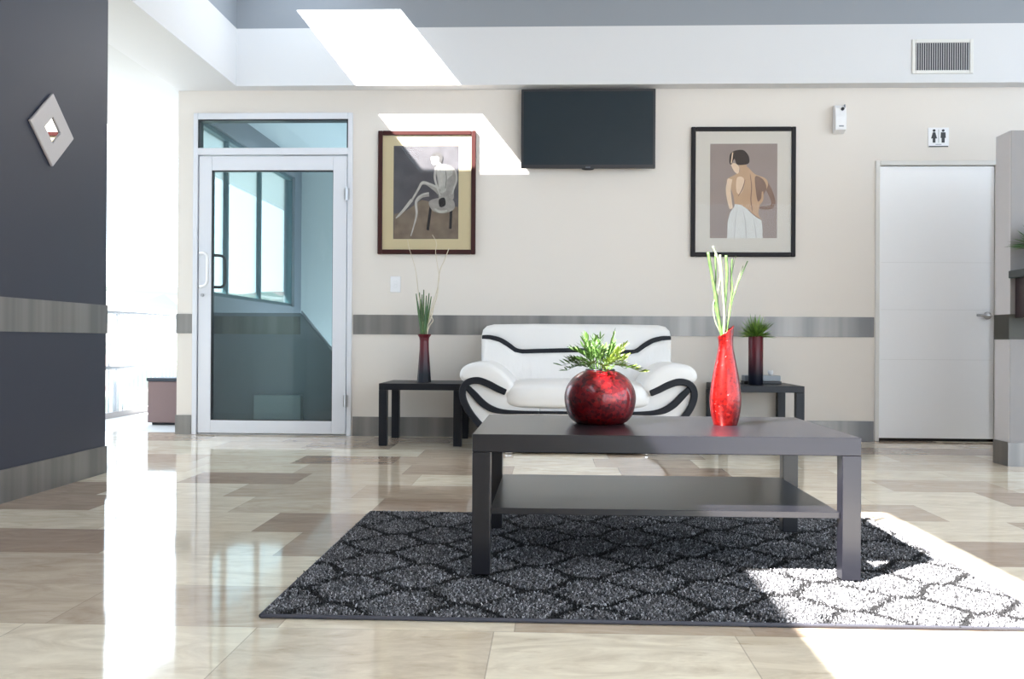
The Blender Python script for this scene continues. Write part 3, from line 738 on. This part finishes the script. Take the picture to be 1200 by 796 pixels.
# television
a1, a2 = on_wall(611, 104.5, YW-.095), on_wall(768, 197, YW-.095)
w_, h_ = a2.x-a1.x, a1.z-a2.z; cx_ = (a1.x+a2.x)/2
t = thing('television', 'black flat screen television mounted high on the back wall', 'television', (cx_, YW-.095, a2.z))
B(-w_/2, w_/2, 0, .035, 0, h_).build('casing', BLACKPL, t, bevel=.004)
scr = mat('television_screen', (.016, .026, .034), .2, spec=.25)
B(-w_/2+.018, w_/2-.018, -.002, .001, .026, h_-.018).build('screen', scr, t)
m = MB(); m.ball((0, .012, 0), .05, .014, .014, .8, 24, 10); m.build('logo_bump', BLACKPL, t, smooth=True)
B(-.018, .018, -.0035, -.001, .004, .009).build('logo_plate', GREYPL, t)
B(-.2, .2, .035, .092, .12, .42).build('wall_bracket', BLACKPL, t)

# framed pictures
def picture(name, label, x0, y0_, x1, y1_, fw, mx0, my0, mx1, my1, fm, matc, paint, depth=.03):
    a_, b_ = on_wall(x0, y0_, YW-depth), on_wall(x1, y1_, YW-depth)
    w, h = b_.x-a_.x, a_.z-b_.z
    t = thing(name, label, 'picture', (a_.x, YW-depth, b_.z))
    fr = MB(); fr.box(0, fw, 0, depth, 0, h); fr.box(w-fw, w, 0, depth, 0, h); fr.box(fw, w-fw, 0, depth, 0, fw); fr.box(fw, w-fw, 0, depth, h-fw, h)
    fr.build('frame', fm, t, bevel=.006, seg=3)
    B(fw-.001, w-fw+.001, .012, depth-.001, fw-.001, h-fw+.001).build('mat_board', matc, t)
    def q(px, py): p = on_wall(px, py, YW-depth); return (p.x-a_.x, p.z-b_.z)
    c0_, c1_ = q(mx0, my1), q(mx1, my0)
    layers = []
    m = MB(); mats = []
    for kk, (mm, poly) in enumerate([(paint[0], [(mx0, my0), (mx1, my0), (mx1, my1), (mx0, my1)])]+paint[1]):
        if mm not in mats: mats.append(mm)
        m.cur = mats.index(mm); pts = [q(*p) for p in poly]
        pts = [(min(max(x, c0_[0]), c1_[0]), min(max(z, c0_[1]), c1_[1])) for x, z in pts]
        y_ = .0112-kk*.00025
        m.add([(x, y_, z) for x, z in pts], [tuple(range(len(pts)))])
    o = m.build('print', mats, t, fixn=False)
    B(fw-.001, w-fw+.001, .0035, .005, fw-.001, h-fw+.001).build('glass', glass_mat('picture_glass_'+name, (.98, .98, .98), .2), t)
    return t
def flat(n_, c, noise=.15, s=18): return mat(n_, c, .7, spec=.2, noise=noise, nscale=s)
def strok(pts, w):               # brush stroke polygons in pixel space
    out_ = []
    pts = smoothc(pts, 5); w = w if isinstance(w, (list, tuple)) else [w, w]
    L1, L2 = [], []
    for i, p in enumerate(pts):
        a_ = Vector(pts[max(0, i-1)]); b_ = Vector(pts[min(len(pts)-1, i+1)]); t = (b_-a_).normalized(); s_ = i/(len(pts)-1)*(len(w)-1); k0 = min(int(s_), len(w)-2)
        ww = (w[k0]*(1-(s_-k0))+w[k0+1]*(s_-k0))/2; L1.append((p[0]-t.y*ww, p[1]+t.x*ww)); L2.append((p[0]+t.y*ww, p[1]-t.x*ww))
    return L1+L2[::-1]
Z1 = lambda pts: [(430+x/4.686, 140+y/4.686) for x, y in pts]
Z2 = lambda pts: [(800+x/4.686, 140+y/4.686) for x, y in pts]
sk_bg = flat('sketch_grey', (.10, .095, .105), .5, 9); sk_warm = flat('sketch_brown', (.20, .155, .12), .45, 14); sk_l = flat('sketch_cream', (.48, .46, .43), .4, 30)
sk_m = flat('sketch_mid', (.33, .31, .29), .4, 25); sk_d = flat('sketch_dark', (.03, .028, .03), .3)
sk_h = flat('sketch_hair', (.09, .085, .085), .4, 40)
def sc(pts): return smoothc(pts, 5, True)
body1 = [
 (sk_warm, Z1([(146, 520), (215, 500), (300, 440), (420, 470), (500, 480), (500, 655), (146, 655)])),
 (sk_d, Z1([(345, 460), (358, 470), (340, 610), (325, 605)])), (sk_d, Z1([(455, 480), (470, 480), (464, 600), (450, 600)])),
 (sk_m, Z1(sc([(340, 450), (400, 430), (470, 440), (478, 490), (420, 515), (360, 500)]))),
 (sk_m, Z1(sc([(372, 262), (420, 245), (470, 262), (492, 300), (478, 380), (470, 440), (400, 440), (390, 380), (384, 320)]))),
 (sk_l, Z1(sc([(384, 270), (420, 254), (462, 268), (470, 300), (440, 330), (432, 390), (402, 400), (392, 340)]))),
 (sk_m, Z1(strok([(398, 400), (380, 385), (330, 352), (302, 350)], [34, 26, 18, 14]))),
 (sk_l, Z1(strok([(396, 378), (350, 356), (305, 346), (280, 385), (248, 440)], [10, 12, 14, 12, 10]))),
 (sk_l, Z1(strok([(246, 440), (215, 480), (180, 520), (158, 542)], [18, 16, 12, 6]))),
 (sk_m, Z1(strok([(340, 410), (300, 420), (272, 450)], [26, 20, 12]))),
 (sk_l, Z1(strok([(340, 404), (300, 414), (270, 450), (272, 520), (258, 580), (240, 640)], [8, 10, 14, 12, 8, 6]))),
 (sk_l, Z1(strok([(376, 270), (372, 320), (388, 380), (402, 420)], [10, 12, 10, 7]))),
 (sk_l, Z1(strok([(486, 280), (492, 330), (476, 380), (466, 410)], [10, 11, 9, 6]))),
 (sk_l, Z1(strok([(372, 490), (400, 506), (440, 500)], [10, 14, 8]))),
 (sk_d, Z1(sc([(395, 440), (425, 430), (430, 470), (400, 480)]))),
 (sk_l, Z1(sc([(350, 212), (360, 200), (382, 198), (396, 210), (392, 234), (376, 250), (358, 244)]))), (sk_l, Z1(strok([(392, 236), (402, 256)], [20, 24]))),
 (sk_h, Z1(sc([(350, 200), (372, 180), (405, 184), (416, 210), (408, 236), (398, 240), (392, 206), (370, 202)]))),
 (sk_d, Z1(strok([(430, 280), (436, 320), (430, 380)], [2, 3, 2]))),
]
fm1 = mat('mahogany_frame', (.042, .011, .010), .4, spec=.25)
picture('framed_sketch', 'mahogany framed sepia sketch of a seated figure left of the television', 443, 153, 557, 298, .036, 460.5, 170.5, 537.5, 280,
        fm1, mat('cream_mat_board', (.63, .53, .33), .8), (sk_bg, body1))
pb = flat('painting_mauve', (.34, .275, .255), .12, 6); hair = flat('painting_hair', (.055, .04, .035), .3); skin = flat('painting_skin', (.56, .37, .24), .12, 9); skl = flat('painting_skin_light', (.78, .60, .44), .1)
sks = flat('painting_skin_shadow', (.26, .17, .135), .2); cloth = flat('painting_cloth', (.72, .72, .70), .12, 25); cloth2 = flat('painting_cloth_fold', (.56, .55, .54), .1)
body2 = [
 (sks, Z2(strok([(440, 330), (478, 390), (500, 460), (470, 485), (418, 482)], [34, 30, 22, 20, 14]))),
 (skin, Z2(sc([(300, 296), (340, 262), (360, 262), (400, 300), (455, 322), (470, 360), (440, 420), (425, 470), (418, 520), (436, 556), (380, 540), (330, 480), (290, 470), (280, 420), (262, 370), (244, 330)]))),
 (skl, Z2(strok([(262, 325), (252, 380), (258, 440), (268, 490)], [26, 28, 26, 18]))),
 (skl, Z2(sc([(300, 320), (335, 320), (338, 370), (316, 410), (296, 390)]))),
 (sks, Z2(strok([(344, 330), (330, 380), (306, 420)], [3, 6, 3]))),
 (sks, Z2(strok([(372, 300), (380, 370), (376, 440), (384, 500)], [3, 5, 5, 4]))),
 (sks, Z2(sc([(400, 312), (440, 326), (462, 372), (440, 420), (415, 450), (402, 380)]))),
 (skin, Z2(strok([(440, 395), (438, 440), (425, 462)], [8, 12, 8]))),
 (skl, Z2(sc([(268, 244), (290, 240), (312, 262), (306, 296), (288, 288), (272, 262)]))),
 (skin, Z2(strok([(330, 240), (335, 270), (340, 300)], [44, 40, 50]))),
 (hair, Z2(sc([(258, 236), (262, 190), (290, 170), (335, 168), (364, 200), (366, 236), (340, 248), (300, 246), (285, 215), (270, 245)]))),
 (skl, Z2(strok([(276, 180), (272, 210), (268, 240)], [6, 7, 5]))),
 (cloth, Z2([(245, 654), (248, 560), (262, 510), (284, 480), (288, 464), (320, 468), (360, 494), (400, 532), (434, 552), (440, 600), (440, 654)])),
 (cloth2, Z2(strok([(330, 490), (345, 560), (350, 650)], [2, 5, 6]))), (cloth2, Z2(strok([(300, 480), (290, 560), (285, 650)], [2, 4, 5]))), (cloth2, Z2(strok([(390, 540), (400, 600), (405, 650)], [2, 5, 5]))),
 (sks, Z2(strok([(360, 494), (400, 530), (434, 550)], [3, 5, 3]))),
]
picture('framed_painting', 'black framed painting of a bare back wrapped in white cloth right of television', 810.5, 148.5, 932.5, 301, .034, 832, 168, 911.5, 279,
        mat('black_frame', (.008, .006, .008), .5, spec=.25), mat('grey_mat_board', (.68, .64, .58), .8), (pb, body2))

# light switch
a_ = on_wall(463.5, 333.5)
t = thing('light_switch', 'small white light switch plate above the left side table', 'switch', (a_.x, YW, a_.z-.062))
B(-.04, .04, -.008, 0, 0, .125).build('plate', WHITEPL, t, bevel=.003)
B(-.013, .013, -.013, -.008, .036, .06).build('rocker', WHITEPL, t, bevel=.002); B(-.013, .013, -.013, -.008, .066, .09).build('rocker', WHITEPL, t, bevel=.002)
# air freshener dispenser
a_ = on_wall(982, 141.5)
t = thing('air_freshener', 'small white wall dispenser right of the framed painting', 'dispenser', (a_.x, YW, a_.z-.105))
m = MB(); pr = [(0, .0), (-.075, .02), (-.08, .12), (-.07, .185), (-.05, .21), (0, .215)]
m.add([(-.042, y, z) for y, z in pr]+[(.042, y, z) for y, z in pr], [tuple(range(6)), tuple(range(11, 5, -1))]+[(i, i+6, (i+1) % 6+6, (i+1) % 6) for i in range(6)])
m.build('dispenser_body', WHITEPL, t, bevel=.006, seg=3)
MB().tube([(.012, -.066, .175), (.012, -.082, .178)], .012, 14).build('nozzle', BLACKPL, t)
B(.028, .036, -.07, -.045, .185, .213).build('switch_tab', GREYPL, t, bevel=.002)
B(-.014, .02, -.081, -.076, .042, .052).build('brand_strip', GREYPL, t)
# restroom sign
a_ = on_wall(1099.5, 161)
t = thing('restroom_sign', 'small white restroom sign with two black figures above the white door', 'sign', (a_.x, YW, a_.z-.072))
B(-.078, .078, -.006, 0, 0, .145).build('sign_plate', WHITEPL, t, bevel=.002)
def icon(cx0, skirt):
    m = MB(); m.tube([(cx0, -.006, .122), (cx0, -.008, .122)], .0105, 16)
    if skirt: pl = [(-.009, .109), (.009, .109), (.022, .062), (.010, .062), (.010, .03), (-.010, .03), (-.010, .062), (-.022, .062)]
    else: pl = [(-.017, .109), (.017, .109), (.019, .066), (.012, .066), (.011, .03), (-.011, .03), (-.012, .066), (-.019, .066)]
    m.prism([(cx0+x, z) for x, z in pl], -.008, -.006); return m
icon(-.034, True).build('woman_symbol', BLACKPL, t); icon(.034, False).build('man_symbol', BLACKPL, t)
B(-.001, .001, -.0075, -.006, .03, .13).build('divider', BLACKPL, t)
B(-.022, .022, -.0075, -.006, .015, .019).build('text_line', GREYPL, t)
B(-.072, .072, -.0085, -.004, -.002, .005).build('bottom_edge', BLACKPL, t)
# air vent
v0, v1 = on_wall(1068.5, 46.5, YS), on_wall(1140, 86.5, YS)
t = thing('air_vent', 'white rectangular air vent grille in the soffit above the white door', 'vent', (v0.x, YS, v1.z))
w_, h_ = v1.x-v0.x, v0.z-v1.z; fw = .026
m = MB(); m.box(0, fw, -.012, 0, 0, h_); m.box(w_-fw, w_, -.012, 0, 0, h_); m.box(fw, w_-fw, -.012, 0, 0, fw); m.box(fw, w_-fw, -.012, 0, h_-fw, h_)
m.build('grille_frame', mat('vent_frame', (.70, .69, .66), .45), t, bevel=.004)
B(fw, w_-fw, -.002, -.0005, fw, h_-fw).build('duct_shadow', mat('duct_dark', (.06, .065, .08), .8), t)
m = MB(); nl = 24
for i in range(nl):
    x = fw+(i+.5)*(w_-2*fw)/nl; m.add([(x-.0045, -.010, fw), (x+.0035, -.003, fw), (x+.0045, -.003, fw), (x-.0035, -.010, fw), (x-.0045, -.010, h_-fw), (x+.0035, -.003, h_-fw), (x+.0045, -.003, h_-fw), (x-.0035, -.010, h_-fw)],
          [(0, 1, 2, 3), (4, 7, 6, 5), (0, 4, 5, 1), (1, 5, 6, 2), (2, 6, 7, 3), (3, 7, 4, 0)])
m.build('louvres', mat('vent_louvre', (.55, .55, .56), .4), t)

# diamond mirror on the charcoal wall
def dl(px, py): q = P(px, py, X=XL+.016); return (q.y, q.z)
T_, L_, Bt, Rr = dl(63, 109.5), dl(36, 143), dl(62, 195.5), dl(87, 161)
cy_ = (T_[0]+L_[0]+Bt[0]+Rr[0])/4; cz_ = (T_[1]+L_[1]+Bt[1]+Rr[1])/4
t = thing('diamond_wall_mirror', 'taupe diamond-shaped frame with small mirror on the charcoal wall', 'mirror', (XL+.002, cy_, cz_))
hr = (Rr[0]-L_[0])/2; vr = (T_[1]-Bt[1])/2; ir = .36
o4 = [(0, vr), (hr, 0), (0, -vr), (-hr, 0)]
v_ = []
for x, s in ((0, 1), (.014, 1), (.014, ir), (0, ir)):
    v_ += [(x, y*s, z*s) for y, z in o4]
fs_ = []
for r_ in range(4):
    for i in range(4):
        fs_.append((r_*4+i, r_*4+(i+1) % 4, ((r_+1) % 4)*4+(i+1) % 4, ((r_+1) % 4)*4+i))
MB().add(v_, fs_).build('frame', mat('taupe_lacquer', (.44, .41, .41), .5), t, bevel=.004)
MB().add([(.006, y*ir, z*ir) for y, z in o4]+[(.002, y*ir, z*ir) for y, z in o4], [(0, 1, 2, 3), (7, 6, 5, 4)]+[(i, i+4, (i+1) % 4+4, (i+1) % 4) for i in range(4)]).build('mirror_glass', mat('mirror_silver', (.92, .92, .92), .02, metal=1), t)

# bin outside on the terrace
b0 = P(178, 497, Z=0); b1_ = P(204, 499, Z=0)
t = thing('terrace_planter_box', 'brown square box on the terrace beyond the wall end', 'box', (b0.x, 8.14, .0))
bh = P(190, 443, Y=8.14).z
B(0, .34, 0, .34, .02, bh-.03).build('box_body', mat('brown_box', (.27, .18, .17), .6), t, bevel=.008)
B(-.008, .348, -.008, .348, bh-.03, bh).build('box_lid', mat('dark_lid', (.05, .06, .08), .5), t, bevel=.006)
B(.03, .31, .03, .31, .0, .02).build('box_base', BLACKPL, t)

# shelf with plant on the partition at the right edge
sh0 = P(1191, 320, Y=YP-.10); zsh = P(1195, 315.5, Y=YP-.15).z
t = thing('wall_shelf', 'dark shelf on the low partition at the right edge', 'shelf', (sh0.x+.0, YP-.001, zsh-.045))
B(0, .7, -.26, 0, 0, .045).build('shelf_board', mat('dark_shelf', (.018, .03, .035), .35), t, bevel=.002)
B(.04, .66, -.20, 0, -.24, 0).build('shelf_box', mat('dark_brown_box', (.03, .016, .02), .4), t, bevel=.003)
pp = thing('plant_pot', 'small pot at the right edge on the dark shelf', 'pot', (sh0.x+.12, YP-.14, zsh))
MB().lathe([(.005, 0), (.045, 0), (.062, .12), (.066, .125), (.058, .122), (.055, .11), (.005, .11)], 28).build('pot', REDT, pp, smooth=True)
g_ = grass_tuft('potted_foliage', 'small green foliage in the pot at the right edge', (sh0.x+.12, YP-.14, zsh+.112), 260, .21, .22, (LG1, LG4))

# ------------------------------------------------------------------ light
Ld = Vector((.80, .74, -1)).normalized()
sd = bpy.data.lights.new('sun', 'SUN'); sd.energy = 40; sd.angle = math.radians(.53); sd.color = (1, .97, .92)
so_ = bpy.data.objects.new('sun', sd); C.objects.link(so_); so_.rotation_euler = Ld.to_track_quat('-Z', 'Y').to_euler(); so_.location = (-10, -10, 14)
wd = bpy.data.worlds.new('sky'); S.world = wd; wd.use_nodes = True
bg = wd.node_tree.nodes['Background']; bg.inputs[0].default_value = (.73, .87, 1.0, 1); bg.inputs[1].default_value = 4.0

S.view_settings.view_transform = 'Standard'; S.view_settings.look = 'None'; S.view_settings.exposure = .36; S.view_settings.gamma = 1
S.view_settings.use_curve_mapping = False
S.render.film_transparent = False
cy = S.cycles
cy.use_denoising = True
try: cy.denoiser = 'OPENIMAGEDENOISE'
except Exception: pass
cy.max_bounces = 10; cy.diffuse_bounces = 6; cy.glossy_bounces = 5; cy.transparent_max_bounces = 12
cy.sample_clamp_indirect = 8; cy.caustics_reflective = False; cy.caustics_refractive = False
